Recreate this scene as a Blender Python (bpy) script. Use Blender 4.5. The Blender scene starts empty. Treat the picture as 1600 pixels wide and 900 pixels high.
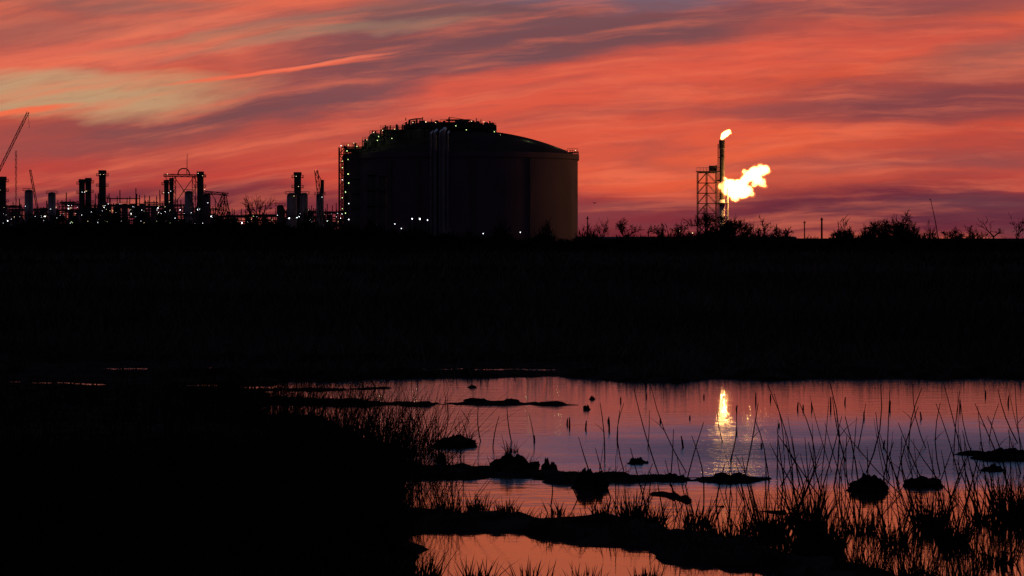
import bpy, math, random
import numpy as np
from mathutils import Vector, noise as mnoise
random.seed(7); np.random.seed(7)
R=math.radians
F=3778.0; H=3.0; HY=372.0
C=bpy.context.scene.collection
def X(px,D): return (px-800)/F*D
def Z(py,D): return H+(HY-py)/F*D
def G(px,py):                      # point on the water level seen at that bearing
    D=H*F/(py-HY); return (X(px,D),D)
def lin(c):
    return tuple(((v/255)/12.92 if v/255<=0.04045 else ((v/255+0.055)/1.055)**2.4) for v in c)+(1,)

# ------------------------------------------------------------ materials
def mat_dark(name,c1,c2,scale=3.0,rough=0.9,spec=0.0,metal=0.0):
    m=bpy.data.materials.new(name); m.use_nodes=True; nt=m.node_tree; b=nt.nodes['Principled BSDF']
    tc=nt.nodes.new('ShaderNodeTexCoord'); n=nt.nodes.new('ShaderNodeTexNoise'); n.inputs['Scale'].default_value=scale; n.inputs['Detail'].default_value=5
    r=nt.nodes.new('ShaderNodeValToRGB'); r.color_ramp.elements[0].position=0.35; r.color_ramp.elements[1].position=0.68
    r.color_ramp.elements[0].color=(*c1,1); r.color_ramp.elements[1].color=(*c2,1)
    nt.links.new(tc.outputs['Object'],n.inputs['Vector']); nt.links.new(n.outputs['Fac'],r.inputs['Fac']); nt.links.new(r.outputs['Color'],b.inputs['Base Color'])
    b.inputs['Roughness'].default_value=rough; b.inputs['Specular IOR Level'].default_value=spec; b.inputs['Metallic'].default_value=metal
    return m
def mat_emit(name,col,s):
    m=bpy.data.materials.new(name); m.use_nodes=True; nt=m.node_tree; b=nt.nodes['Principled BSDF']
    b.inputs['Base Color'].default_value=(0.3,0.3,0.3,1); b.inputs['Emission Color'].default_value=(*col,1); b.inputs['Emission Strength'].default_value=s
    return m
M={}
M['mud']=mat_dark('wet_mud',(0.008,0.007,0.007),(0.024,0.020,0.019),1.7)
M['grass']=mat_dark('dark_marsh_grass',(0.009,0.008,0.007),(0.026,0.021,0.017),0.8)
M['far']=mat_dark('far_marsh_grass',(0.016,0.014,0.014),(0.075,0.061,0.052),0.03)
M['reed']=mat_dark('dry_reed',(0.006,0.005,0.005),(0.015,0.011,0.010),5)
M['bark']=mat_dark('bark',(0.008,0.007,0.007),(0.018,0.015,0.013),1)
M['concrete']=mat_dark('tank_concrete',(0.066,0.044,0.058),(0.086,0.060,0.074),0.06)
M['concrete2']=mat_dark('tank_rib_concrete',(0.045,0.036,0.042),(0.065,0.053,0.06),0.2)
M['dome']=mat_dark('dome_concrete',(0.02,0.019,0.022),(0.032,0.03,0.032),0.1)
M['steel']=mat_dark('dark_steel',(0.02,0.02,0.024),(0.05,0.046,0.054),0.4,0.7,0.1)
M['pipe']=mat_dark('pipe_steel',(0.10,0.092,0.10),(0.14,0.13,0.135),0.3,0.5,0.1)
M['vessel']=mat_dark('vessel_paint',(0.13,0.125,0.14),(0.20,0.19,0.21),0.2,0.6,0.1)
M['flare']=mat_dark('flare_steel',(0.05,0.045,0.04),(0.10,0.085,0.075),0.5,0.6,0.1)
M['pale']=mat_dark('flame_lit_steel',(0.5,0.46,0.42),(0.65,0.6,0.54),0.5,0.6,0.1)  # base colour lightened so the lower riser looks lit by the flame
M['lw']=mat_emit('cool_lamp',(0.82,0.9,0.95),3.6)
M['lb']=mat_emit('bright_lamp',(0.9,0.95,1.0),9)
M['ly']=mat_emit('warm_lamp',(1.0,0.72,0.36),2.8)
M['lg']=mat_emit('greenish_lamp',(0.7,1.0,0.35),2.4)
M['lr']=mat_emit('red_lamp',(1.0,0.12,0.06),3)

# ------------------------------------------------------------ mesh builder
class MB:
    def __init__(s): s.v=[]; s.f=[]
    def box(s,x0,x1,y0,y1,z0,z1):
        k=len(s.v); s.v+=[(x0,y0,z0),(x1,y0,z0),(x1,y1,z0),(x0,y1,z0),(x0,y0,z1),(x1,y0,z1),(x1,y1,z1),(x0,y1,z1)]
        s.f+=[(k,k+3,k+2,k+1),(k+4,k+5,k+6,k+7),(k,k+1,k+5,k+4),(k+1,k+2,k+6,k+5),(k+2,k+3,k+7,k+6),(k+3,k,k+4,k+7)]
        return s
    def tube(s,pts,rs,n=6,cap=True):
        pts=[Vector(p) for p in pts]
        if not isinstance(rs,(list,tuple)): rs=[rs]*len(pts)
        rings=[]
        for i,p in enumerate(pts):
            d=(pts[min(i+1,len(pts)-1)]-pts[max(i-1,0)])
            if d.length<1e-9: d=Vector((0,0,1))
            d.normalize(); a=Vector((0,1,0)) if abs(d.y)<0.9 else Vector((1,0,0))
            u=d.cross(a).normalized(); w=d.cross(u)
            k=len(s.v); rings.append(k)
            for j in range(n):
                t=2*math.pi*j/n; q=p+(u*math.cos(t)+w*math.sin(t))*rs[i]; s.v.append(tuple(q))
        for a,b in zip(rings,rings[1:]):
            for j in range(n): s.f.append((a+j,a+(j+1)%n,b+(j+1)%n,b+j))
        if cap: s.f.append(tuple(rings[0]+j for j in range(n))[::-1]); s.f.append(tuple(rings[-1]+j for j in range(n)))
        return s
    def lathe(s,cx,cy,prof,n=32):
        rings=[]
        for r,z in prof:
            rings.append(len(s.v))
            for j in range(n):
                t=2*math.pi*j/n; s.v.append((cx+r*math.cos(t),cy+r*math.sin(t),z))
        for a,b in zip(rings,rings[1:]):
            for j in range(n): s.f.append((a+j,a+(j+1)%n,b+(j+1)%n,b+j))
        s.f.append(tuple(rings[-1]+j for j in range(n)))
        return s
    def ball(s,c,r,n=8):
        prof=[(max(r*math.sin(math.pi*i/5),r*0.02),c[2]-r*math.cos(math.pi*i/5)) for i in range(6)]
        return s.lathe(c[0],c[1],prof,n)
    def blade(s,p,lean,h,w,az,curve=0.3):
        dx,dy=math.cos(az),math.sin(az); lx,ly=lean
        k=len(s.v)
        for t,ww in ((0,1),(0.4,0.85),(0.75,0.5)):
            ox=lx*h*(t+curve*t*t); oy=ly*h*(t+curve*t*t); z=h*t*(1-0.12*curve*t)
            s.v+=[(p[0]+ox-dx*w*ww/2,p[1]+oy-dy*w*ww/2,p[2]+z),(p[0]+ox+dx*w*ww/2,p[1]+oy+dy*w*ww/2,p[2]+z)]
        s.v.append((p[0]+lx*h*(1+curve),p[1]+ly*h*(1+curve),p[2]+h*(1-0.12*curve)))
        s.f+=[(k,k+1,k+3,k+2),(k+2,k+3,k+5,k+4),(k+4,k+5,k+6)]
    def build(s,name,mat,parent=None,origin=None,smooth=False):
        me=bpy.data.meshes.new(name)
        o=Vector(origin) if origin is not None else (Vector(parent['org']) if parent is not None else Vector((0,0,0)))
        me.from_pydata([(v[0]-o.x,v[1]-o.y,v[2]-o.z) for v in s.v],[],s.f); me.materials.append(mat)
        if smooth: me.polygons.foreach_set('use_smooth',[True]*len(me.polygons))
        ob=bpy.data.objects.new(name,me); C.objects.link(ob)
        if parent is not None: ob.parent=parent; ob['org']=list(o)
        else: ob.location=o
        return ob
def tag(o,label=None,cat=None,group=None,kind=None):
    if label: o['label']=label
    if cat: o['category']=cat
    if group: o['group']=group
    if kind: o['kind']=kind
    return o
def thing(name,loc,label,cat,group=None):
    o=bpy.data.objects.new(name,None); C.objects.link(o); o.location=loc; o['org']=list(loc); o.empty_display_size=0.5
    return tag(o,label,cat,group)
def lamp(root,x,y,z,r,m='lw'): return MB().ball((x,y,z),r*.85).build('lamp',M[m],root)

# ------------------------------------------------------------ terrain and pond
def vnoise(x,y,s=0):
    xi=np.floor(x); yi=np.floor(y); fx=x-xi; fy=y-yi; fx=fx*fx*(3-2*fx); fy=fy*fy*(3-2*fy)
    def h(a,b):
        v=np.sin(a*127.1+b*311.7+s*74.7)*43758.5453; return v-np.floor(v)
    return (h(xi,yi)*(1-fx)+h(xi+1,yi)*fx)*(1-fy)+(h(xi,yi+1)*(1-fx)+h(xi+1,yi+1)*fx)*fy-0.5
POND=[G(*p) for p in [(470,604),(560,601),(700,595),(880,592),(1300,592),(1900,592),(2600,600),(2600,960),(540,960),(640,865),(615,820),(640,765),(645,735),(620,705),(540,682),(470,668),(440,652),(440,628),(440,612)]]
def poly_sd(x,y,P):
    d=np.full(x.shape,1e9); ins=np.zeros(x.shape,bool)
    for i in range(len(P)):
        ax,ay=P[i]; bx,by=P[(i+1)%len(P)]
        ex,ey=bx-ax,by-ay; t=np.clip(((x-ax)*ex+(y-ay)*ey)/(ex*ex+ey*ey),0,1)
        d=np.minimum(d,np.hypot(x-ax-t*ex,y-ay-t*ey))
        if abs(by-ay)>1e-9:
            c=((ay>y)!=(by>y))&(x<(bx-ax)*(y-ay)/(by-ay)+ax); ins^=c
    return np.where(ins,-d,d)          # positive on land
BARS=[([(240,620,.5),(400,626,.7),(560,632,.6),(700,631,.32),(830,631,.2),(905,633,.08)],.04,.46),
      ([(430,608,.3),(520,609,.4),(600,607,.2)],.03,.46),
      ([(600,738,.9),(700,741,.7),(820,744,.5),(900,749,.5),(1000,750,.45),(1090,749,.40),(1180,749,.22)],.05,.3),
      ([(600,815,.9),(760,815,.6),(880,824,.6),(960,836,.58),(1040,852,.56),(1130,868,.5),(1240,888,.42),(1330,910,.34),(1450,935,.3)],.08,.5),
      ([(1505,711,.08),(1560,713,.3),(1640,715,.4)],.04,.46),
      ([(1030,772,.02),(1100,790,.04),(1200,800,.03)],.02,.4)]
POOLS=[[(165,576,.2),(260,577,.34),(330,575,.2),(425,577,.3)],[(450,577,.22),(560,578,.3),(700,577,.3),(850,578,.24)],[(20,597,.12),(110,600,.2),(180,602,.22)],[(230,604,.16),(330,603,.26),(420,606,.22)]]
def seg_d(x,y,pts,n,k):
    W=[(*G(a,b),w) for a,b,w in pts]; bd=np.full(x.shape,-9.0)
    for (ax,ay,aw),(bx,by,bw) in zip(W,W[1:]):
        ex,ey=bx-ax,by-ay; t=np.clip(((x-ax)*ex+(y-ay)*ey)/(ex*ex+ey*ey),0,1)
        bd=np.maximum(bd,(aw+(bw-aw)*t)-np.hypot(x-ax-t*ex,y-ay-t*ey))
    return bd+k*n
def hgt(x,y):
    x=np.asarray(x,float); y=np.asarray(y,float)
    n1=vnoise(x*0.9,y*0.5,1)+0.5*vnoise(x*2.3,y*1.4,2)+0.25*vnoise(x*5.5,y*4,3)
    n2=vnoise(x*1.7,y*1.2,7)+0.7*vnoise(x*3.9,y*3,8)+0.5*vnoise(x*8,y*6,9)
    n3=vnoise(x*0.35,y*0.1,11)+0.6*vnoise(x*1.1,y*.3,12)
    sd=poly_sd(x,y,POND)+n1*1.1+np.where(y>44,n3*2.2*np.clip((y-44)/4,0,1),0)
    hh=np.clip(sd*0.3,-0.3,0.2)+np.where(sd>0.3,0.05*n1,0)
    hh=np.where(sd>0.5,np.maximum(hh,0.08),hh)
    for pts,top,kn in BARS:
        bd=seg_d(x,y,pts,n2,kn)
        hb=np.clip(bd*0.4,-0.3,top)+np.where(bd>0,0.08*(vnoise(x*3.1,y*3.1,5)+.6*vnoise(x*8,y*8,6))+0.03*(vnoise(x*17,y*12,4)),0)
        hh=np.maximum(hh,hb)
    for pts in POOLS:
        bd=seg_d(x,y,pts,n2,0.6); hh=np.where(bd>0,np.minimum(hh,-bd*.5),np.where(bd>-2.6,np.minimum(hh,.012-bd*.012),hh))
    far=np.clip((y-70)/200,0,1); hh=hh+far*0.4
    return hh
xs=list(-13-np.geomspace(0.5,15000,34)[::-1])+list(np.arange(-13,24,0.12))+list(24+np.geomspace(0.5,15000,34))
ys=list(18-np.geomspace(0.5,3000,14)[::-1])+list(np.arange(18,62,0.12))+list(62+np.geomspace(0.5,20000,50))
GX,GY=np.meshgrid(xs,ys); GZ=hgt(GX,GY)
nx,ny=len(xs),len(ys)
vv=np.stack([GX.ravel(),GY.ravel(),GZ.ravel()],1)
idx=np.arange(nx*ny).reshape(ny,nx)
ff=np.stack([idx[:-1,:-1].ravel(),idx[:-1,1:].ravel(),idx[1:,1:].ravel(),idx[1:,:-1].ravel()],1)
me=bpy.data.meshes.new('ground'); me.from_pydata(vv.tolist(),[],ff.tolist()); me.materials.append(M['mud'])
me.polygons.foreach_set('use_smooth',[True]*len(me.polygons))
g=bpy.data.objects.new('ground',me); C.objects.link(g); tag(g,'flat black marsh ground and mud banks around the pond','ground',kind='structure')

wm=bpy.data.materials.new('pond_water'); wm.use_nodes=True; nt=wm.node_tree; b=nt.nodes['Principled BSDF']
b.inputs['Base Color'].default_value=(0.006,0.007,0.009,1); b.inputs['IOR'].default_value=1.4
def N(nt,t,**k):
    n=nt.nodes.new(t)
    for a,v in k.items(): setattr(n,a,v)
    return n
def mth(nt,op,a,b=None,c=None,clamp=False):
    n=nt.nodes.new('ShaderNodeMath'); n.operation=op; n.use_clamp=clamp
    for i,v in enumerate((a,b,c)):
        if v is None: continue
        if isinstance(v,(int,float)): n.inputs[i].default_value=v
        else: nt.links.new(v,n.inputs[i])
    return n.outputs[0]
geo=N(nt,'ShaderNodeNewGeometry'); sp=N(nt,'ShaderNodeSeparateXYZ'); nt.links.new(geo.outputs['Position'],sp.inputs[0])
def wn(scale,sx,sy,detail=3,rot=0):
    mp=N(nt,'ShaderNodeMapping'); mp.inputs['Scale'].default_value=(sx,sy,1); mp.inputs['Rotation'].default_value=(0,0,rot); nt.links.new(geo.outputs['Position'],mp.inputs[0])
    n=N(nt,'ShaderNodeTexNoise'); n.inputs['Scale'].default_value=scale; n.inputs['Detail'].default_value=detail; nt.links.new(mp.outputs[0],n.inputs['Vector']); return n.outputs['Fac']
fine=wn(7.0,0.7,1.0,2,0.06); mid=wn(3.2,0.45,1.0,2,-0.04); patch=wn(0.35,0.6,1.3,3,0.05)
def mrange(x,a,b_,c=0,d=1):
    n=N(nt,'ShaderNodeMapRange'); n.interpolation_type='SMOOTHSTEP'
    nt.links.new(x,n.inputs[0]); n.inputs[1].default_value=a; n.inputs[2].default_value=b_; n.inputs[3].default_value=c; n.inputs[4].default_value=d; return n.outputs[0]
# ripple strength: breeze-ruffled water in the middle of the pond, calm along the near banks; wind waves run across the line of the flare
st=mth(nt,'MULTIPLY',mth(nt,'MULTIPLY',mrange(sp.outputs['Y'],28,31.5),mrange(sp.outputs['Y'],43,34)),mrange(patch,.3,.55,.55,1))
st=mth(nt,'MULTIPLY',st,mrange(sp.outputs['X'],-2.0,3.5,.03,1))
rg=mth(nt,'MULTIPLY_ADD',st,.19,.035); rg=mth(nt,'ADD',rg,mth(nt,'MULTIPLY',mrange(sp.outputs['Y'],27,31),.045))
nt.links.new(rg,b.inputs['Roughness'])
b.inputs['Anisotropic'].default_value=.93
tv=N(nt,'ShaderNodeCombineXYZ'); tv.inputs[1].default_value=1.0; nt.links.new(tv.outputs[0],b.inputs['Tangent'])
hsum=mth(nt,'ADD',fine,mth(nt,'MULTIPLY',mid,2.0))
hs=mth(nt,'MULTIPLY',hsum,mth(nt,'ADD',mth(nt,'MULTIPLY_ADD',st,1.7,0.09),mth(nt,'MULTIPLY',mrange(sp.outputs['Y'],27,31),.17)))
bp=N(nt,'ShaderNodeBump'); bp.inputs['Strength'].default_value=1; bp.inputs['Distance'].default_value=0.010; nt.links.new(hs,bp.inputs['Height']); nt.links.new(bp.outputs[0],b.inputs['Normal'])
mb=MB(); mb.v=[(-16,17,0),(45,17,0),(45,64,0),(-16,64,0)]; mb.f=[(0,1,2,3)]
tag(mb.build('water',wm),'shallow marsh pond reflecting the red sunset sky','water',kind='structure')

# ------------------------------------------------------------ marsh grass (uncountable)
def grass_patch(name,n,sampler,hr,wf,label,lean=0.35,minh=0.02,mat='grass'):
    P=[sampler() for _ in range(n)]; px=np.array([p[0] for p in P]); py=np.array([p[1] for p in P])
    D=H*F/(py-HY); x=(px-800)/F*D; z=hgt(x,D); m=MB()
    for a,d,zz in zip(x,D,z):
        if zz<minh: continue
        hh=random.uniform(*hr)*(0.7+0.6*(mnoise.noise(Vector((a*0.5,d*0.3,0)))+0.5))*(0.7+0.9*max(0,mnoise.noise(Vector((a*1.7,d*0.9,5)))+.3))
        if zz<.05 and minh>=.02: hh*=.45
        m.blade((a,d,max(zz,0)-0.03),(random.gauss(0.04,lean),random.gauss(0,lean*0.6)),hh,max(0.007,wf*d)*random.uniform(.7,1.4),random.uniform(-0.6,0.6),random.uniform(0,.7))
    return tag(m.build(name,M[mat]),label,'grass',kind='stuff')
grass_patch('marsh_grass',18000,lambda:(random.uniform(-250,635),random.triangular(690,1010,800)),(0.22,0.5),0.0003,'dense black grass covering the left bank of the pond')
grass_patch('marsh_grass',1500,lambda:(random.triangular(330,740,600),random.uniform(660,820)),(0.5,1.05),0.00026,'sparse long stalks rising from the left bank',.33,-.2)
grass_patch('marsh_grass',1400,lambda:(random.triangular(250,720,440),random.uniform(604,668)),(0.12,0.46),0.00026,'thin stalks standing in the shallows left of the pond',.3,-.2)
grass_patch('marsh_grass',5000,lambda:(random.uniform(-250,600),random.uniform(604,690)),(0.10,0.34),0.0003,'black grass on the low ground left of the pond')
grass_patch('marsh_grass',26000,lambda:(random.uniform(-400,2100),372+10**random.uniform(math.log10(28),math.log10(198))),(0.3,0.8),0.0007,'wide black marsh between the pond and the plant',0.25,.02,'far')
grass_patch('marsh_grass',12000,lambda:(random.uniform(-300,2000),random.uniform(560,606)),(0.12,0.46),0.0005,'ragged black grass edging the far bank of the pond',0.4,.035,'far')
grass_patch('marsh_grass',10000,lambda:(random.uniform(560,1450),random.uniform(725,935)),(0.04,0.16),0.0003,'short black stubble growing on the mud bars',0.5,0.03)

# ------------------------------------------------------------ brush along the horizon
prof=[(-900,356),(0,352),(100,350),(250,351),(330,350),(420,353),(540,357),(620,363),(700,368),(900,373),(1000,373),(1060,370),(1110,364),(1160,368),(1200,373),(1300,376),(1350,370),(1400,368),(1440,372),(1480,376),(1600,377),(2500,380)]
def prf(px): return float(np.interp(px,[p[0] for p in prof],[p[1] for p in prof]))
def bn(px): return 8*mnoise.noise(Vector((px*0.03,0,0)))+9*mnoise.noise(Vector((px*0.11,3,0)))
m=MB(); D0=380
pxs=np.arange(-900,2500,3.0); k0=0
for i,px in enumerate(pxs):
    y=prf(px)+3+bn(px)
    x=X(px,D0); zt=Z(y,D0)
    m.v+=[(x,D0-9,0.2),(x,D0-3,zt*0.7),(x,D0,zt),(x,D0+6,0.2)]
    if i:
        k=len(m.v)-8
        for j in range(3): m.f.append((k+j,k+4+j,k+5+j,k+1+j))
for i in range(21000):
    px=random.uniform(-900,2500) if i%3==0 else random.uniform(-60,1660)
    d=D0+random.uniform(-6,3); y=prf(px)+bn(px)*.8+random.uniform(0,6)-abs(random.gauss(0,3.3))*max(.3,(1.5+mnoise.noise(Vector((px*0.03,9,0)))*6.5))
    hgt_=Z(y,d)-0.2
    if hgt_<0.5: continue
    hh=random.uniform(0.6,1.6); m.blade((X(px,d),d,0.2+hgt_-hh),(random.gauss(0,.35),0),hh,random.uniform(.07,.16),0)
tag(m.build('brush',M['bark']),'low black brush running along the horizon before the plant','brush',kind='stuff')

# ------------------------------------------------------------ bare trees and shrubs
def bare_tree(px,ytop,w,D,label,seed,dense=3,name='bare_tree',cat='tree',lean=0):
    rnd=random.Random(seed); zt=Z(ytop,D); x0=X(px,D); base=(x0,D,0.3); hgt_=zt-0.3; root=thing(name,base,label,cat)
    hw=w/2*D/F
    tr=MB(); br=MB(); rmin=0.00008*D
    def grow(p,d,l,r,dep,mbx):
        pts=[p.copy()]; dd=d.copy()
        for i in range(3):
            dd=(dd+Vector((rnd.gauss(0,.22),rnd.gauss(0,.15),rnd.gauss(0.03,.12)))).normalized(); pts.append(pts[-1]+dd*l/3)
        mbx.tube(pts,[r,max(r*.85,rmin),max(r*.7,rmin),max(r*.5,rmin*.6)],4 if dep<2 else 3,False)
        if dep>=4: return
        nb=dense+ (1 if dep<2 else 0)
        for k in range(nb):
            t=pts[1] if k==0 else pts[rnd.choice((1,2,3,3))]
            nd=(dd+Vector((rnd.gauss(0,.75*spread),rnd.gauss(0,.5),rnd.gauss(0.12,.4)))).normalized()
            grow(t,nd,l*rnd.uniform(.5,.78),max(r*.5,rmin),dep+1,br)
    spread=min(1.5,max(0.6,hw*2/hgt_*1.4))
    nst=1 if hw*2<hgt_*0.8 else 3
    for s_ in range(nst):
        grow(Vector((x0+rnd.uniform(-.2,.2)*hw*(nst-1),D,0.3)),Vector((lean+rnd.gauss(0,.25)*(nst-1)*.5,0,1)).normalized(),hgt_*rnd.uniform(.42,.5),0.022*hgt_+.07,0,tr)
    vs=br.v+tr.v; mz=sorted(v[2] for v in vs)[int(len(vs)*0.985)]; mw=sorted(abs(v[0]-x0) for v in vs)[int(len(vs)*0.95)]
    sz=hgt_/(mz-0.3); sx=min(1.6,hw/max(mw,.1))
    for q in (br,tr): q.v=[(x0+(v[0]-x0)*sx,v[1],0.3+(v[2]-0.3)*sz) for v in q.v]
    tr.build('trunk',M['bark'],root); br.build('branches',M['bark'],root)
TR=[(395,309,52,430,'bare wide branching tree left of the two process columns',4),
(932,345,34,520,'small bare bush nearest the right side of the storage tank',4),
(977,344,34,520,'rounded bare bush second to the right of the storage tank',4),
(1028,351,24,520,'short thin bush midway between tank and flare',4),
(1060,351,22,520,'small bush just left of the flare support tower',4),
(1094,332,44,480,'dense bush standing against the flare support tower',5),
(1140,342,46,480,'spreading bush at the right foot of the flare stack',5),
(1166,350,20,480,'low bush beside the spreading bush right of flare',4),
(1199,341,34,500,'thin bare tree between flare stack and two poles',3),
(1222,354,30,500,'low thin bush left of the two poles',4),
(1325,360,44,500,'low bush right of the two poles',5),
(1370,350,44,450,'lower left bush of the dense shrub pair at right',4),
(1390,341,62,450,'broad dense shrub left of the leaning pole',5),
(1428,350,30,450,'narrow bare shrub between broad shrub and leaning pole',4),
(1448,345,22,450,'slim upright sapling directly left of leaning pole',3),
(1490,360,40,440,'low bush right of the leaning pole',4),
(1522,354,34,420,'crooked low bare tree left of the gnarled tree',3),
(1550,342,38,420,'gnarled bare tree with twisted limbs near right edge',2),
(1584,340,38,420,'bare upright tree at the right edge of the view',3),
(850,348,20,600,'thin bare sapling before the storage tank wall',3),
(345,335,30,430,'bare bush before the gantry on the left',3),
(52,345,30,430,'low bare bush at the far left',3)]
for i,(px,yt,w,D,lab,dn) in enumerate(TR):
    bare_tree(px,yt,w,D,lab,100+i,min(dn,5))

# ------------------------------------------------------------ storage tank
D=912; cx=X(720.5,D); RT=182.5/F*D*0.9988; k=D/F; zw=Z(241,D-10)
tank=thing('storage_tank',(cx,D,0),'huge dark domed gas storage tank with rooftop pipework and lamps','storage tank')
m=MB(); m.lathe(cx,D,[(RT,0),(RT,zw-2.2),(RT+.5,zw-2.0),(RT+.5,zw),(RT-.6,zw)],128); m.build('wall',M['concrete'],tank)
zd=Z(203,D); Rs=((RT-.7)**2+(zd-zw)**2)/(2*(zd-zw)); pr=[]
for i in range(17):
    r=(RT-.7)*(1-i/16)+0.05; pr.append((r,zd-Rs+math.sqrt(Rs*Rs-r*r)))
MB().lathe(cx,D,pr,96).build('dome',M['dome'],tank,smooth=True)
def on_wall(px,out=0):
    x=X(px,D); s=(x-cx)/RT; s=max(-.999,min(.999,s)); a=math.asin(s); return cx+(RT+out)*math.sin(a),D-(RT+out)*math.cos(a),a
for px in (742,828,660,618,566):
    x,y,a=on_wall(px,.25); m=MB(); w=.7
    ca,sa=math.cos(a),math.sin(a); vs=[]
    for z in (0,zw-2.3):
        for (u,v) in ((-w,-.4),(w,-.4),(w,.4),(-w,.4)):
            vs.append((x+u*ca+v*(-sa),y+u*sa+v*ca,z))
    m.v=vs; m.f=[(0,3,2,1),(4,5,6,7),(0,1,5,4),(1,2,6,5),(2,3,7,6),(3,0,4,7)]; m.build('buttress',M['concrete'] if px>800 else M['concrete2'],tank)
for px,r,yt in ((681,.35,216),(687,.55,214),(694,.35,214),(699,.7,212),(705,.35,216)):
    x,y,a=on_wall(px,1.8); zt=Z(yt,D)
    m=MB(); m.tube([(x,y,0),(x,y,zt-2),(x,y+.5,zt-.6),(x,y+3,zt),(x,y+22,zt+1.6)],r,8); m.build('riser_pipe',M['pipe'],tank)
m=MB()
for i in range(9):
    z=3+i*3.6; x0,y0,_=on_wall(679,1); x1,y1,_=on_wall(707,1); m.box(x0,x1,y0-1.6,y0-1.0,z,z+.25)
m.build('pipe_support',M['steel'],tank)
m=MB(); n=110
for i in range(n):
    t=2*math.pi*i/n; x,y=cx+(RT+.3)*math.cos(t),D+(RT+.3)*math.sin(t); m.box(x-.06,x+.06,y-.06,y+.06,zw,zw+1.2)
for z in (zw+.6,zw+1.2):
    m.tube([(cx+(RT+.3)*math.cos(2*math.pi*i/64),D+(RT+.3)*math.sin(2*math.pi*i/64),z) for i in range(65)],.06,4,False)
m.build('handrail',M['steel'],tank)
def deck(m,p0,p1,py,y0,y1,leg=3.0,rail=True,step=6,th=.35):
    x0,x1=X(p0,D),X(p1,D); z=Z(py,D); m.box(x0,x1,y0,y1,z-th,z)
    q=p0
    while q<=p1:
        x=X(q,D); m.box(x-.12,x+.12,y0,y0+.25,z-leg,z-th)
        if rail: m.box(x-.05,x+.05,y0,y0+.1,z,z+1.3)
        q+=step
    if rail: m.box(x0,x1,y0,y0+.1,z+1.2,z+1.32); m.box(x0,x1,y0,y0+.08,z+.6,z+.68)
yb=D-16
m=MB(); deck(m,634,776,201,yb,yb+14,2.5,True,5); deck(m,690,738,195,yb,yb+12,1.6); deck(m,603,640,208,yb-6,yb,3,True,5)
deck(m,640,690,197.5,yb+4,yb+9,1.2,True,7); m.box(X(632,D),X(776,D),yb+6,yb+13,Z(217,D),Z(197,D)); m.build('roof_platform',M['steel'],tank)
m=MB()
rnd=random.Random(5)
for i in range(66):
    px=rnd.uniform(637,772); y=yb+rnd.uniform(1,11); zb=Z(201,D); hh=rnd.uniform(.8,2.9); w=rnd.uniform(.3,1.0)
    if rnd.random()<.5: m.tube([(X(px,D),y,zb),(X(px,D),y,zb+hh)],w*.5,8)
    else: m.box(X(px,D)-w,X(px,D)+w,y,y+1.5,zb,zb+hh)
for i in range(5):
    z=Z(201,D)+.5+.35*i; m.tube([(X(640+i*4,D),yb+2+i,z),(X(765-i*5,D),yb+2+i,z)],.16,6)
for px,hh in ((636,3.6),(641,2.8),(652,3.2),(662,3.9),(676,3.0),(745,3.4),(752,2.9),(766,2.4)): m.tube([(X(px,D),yb+5,Z(201,D)),(X(px,D),yb+5,Z(201,D)+hh)],.17,6)
m.tube([(X(641,D),yb+4,Z(201,D)+2.6),(X(652,D),yb+4,Z(201,D)+3.1),(X(662,D),yb+4,Z(201,D)+3.1)],.25,6)
m.build('roof_pipework',M['steel'],tank)
m=MB(); zb=Z(195,D)
m.box(X(703,D)-.3,X(703,D)+.3,yb+4,yb+4.6,zb,Z(186,D)); m.box(X(698,D),X(735,D),yb+4,yb+4.5,Z(190,D)-.3,Z(190,D)+.2); m.tube([(X(703,D),yb+4.2,Z(185.5,D)),(X(732,D),yb+4.2,Z(190,D))],.12,5)
m.box(X(712,D),X(724,D),yb+3,yb+6,zb,Z(191,D)); m.build('roof_hoist',M['steel'],tank)
m=MB(); lev=[(541,577,233),(573,590,224),(584,606,214),(600,636,207)]
for p0,p1,py in lev: deck(m,p0,p1,py,D-26,D-22,3.2,True,4)
for (a,b_) in zip(lev,lev[1:]):
    m.tube([(X(a[1]-2,D),D-24,Z(a[2],D)+.5),(X(b_[0]+4,D),D-24,Z(b_[2],D)+.6)],.35,5)
m.tube([(X(584,D),D-25,Z(234,D)),(X(585,D),D-25,Z(219,D)),(X(591,D),D-25,Z(215.5,D)),(X(600,D),D-25,Z(217,D))],.9,8)
m.tube([(X(604,D),D-24.4,Z(228,D)),(X(606,D),D-24.4,Z(217,D)),(X(640,D),D-24.4,Z(207,D))],.5,8)
m.build('roof_walkway',M['steel'],tank)
m=MB(); rnd=random.Random(11)
m.box(X(586,D),X(606,D),D-24,D-20,Z(240,D),Z(216,D)); m.box(X(603,D),X(640,D),D-24.5,D-20,Z(240,D),Z(209,D)); m.box(X(574,D),X(590,D),D-23.7,D-20,Z(240,D),Z(227,D)); m.box(X(545,D),X(576,D),D-23.4,D-20,Z(241,D),Z(235,D))
for i in range(46):
    px=rnd.uniform(574,700); yb2=np.interp(px,[574,583,586,600,602,634,637,700],[230,227,217,215,210,208,203,201]); w=rnd.uniform(.4,1.8)
    m.box(X(px,D)-w,X(px,D)+w,D-25+i*.06,D-21.5+i*.06,Z(240,D-25),Z(yb2+rnd.uniform(-2,4),D-25))
for i in range(34):
    px=rnd.uniform(543,634); yb2=np.interp(px,[543,574,583,586,600,602,634],[233,231,225,216,215,209,207]); m.tube([(X(px,D),D-24,Z(236,D)),(X(px,D),D-24,Z(yb2-rnd.uniform(1,9),D))],rnd.uniform(.1,.35),5)
m.build('roof_equipment',M['steel'],tank)
m=MB(); deck(m,886,902,238,D-6,D-2,2,True,4); m.build('edge_platform',M['steel'],tank)
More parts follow.
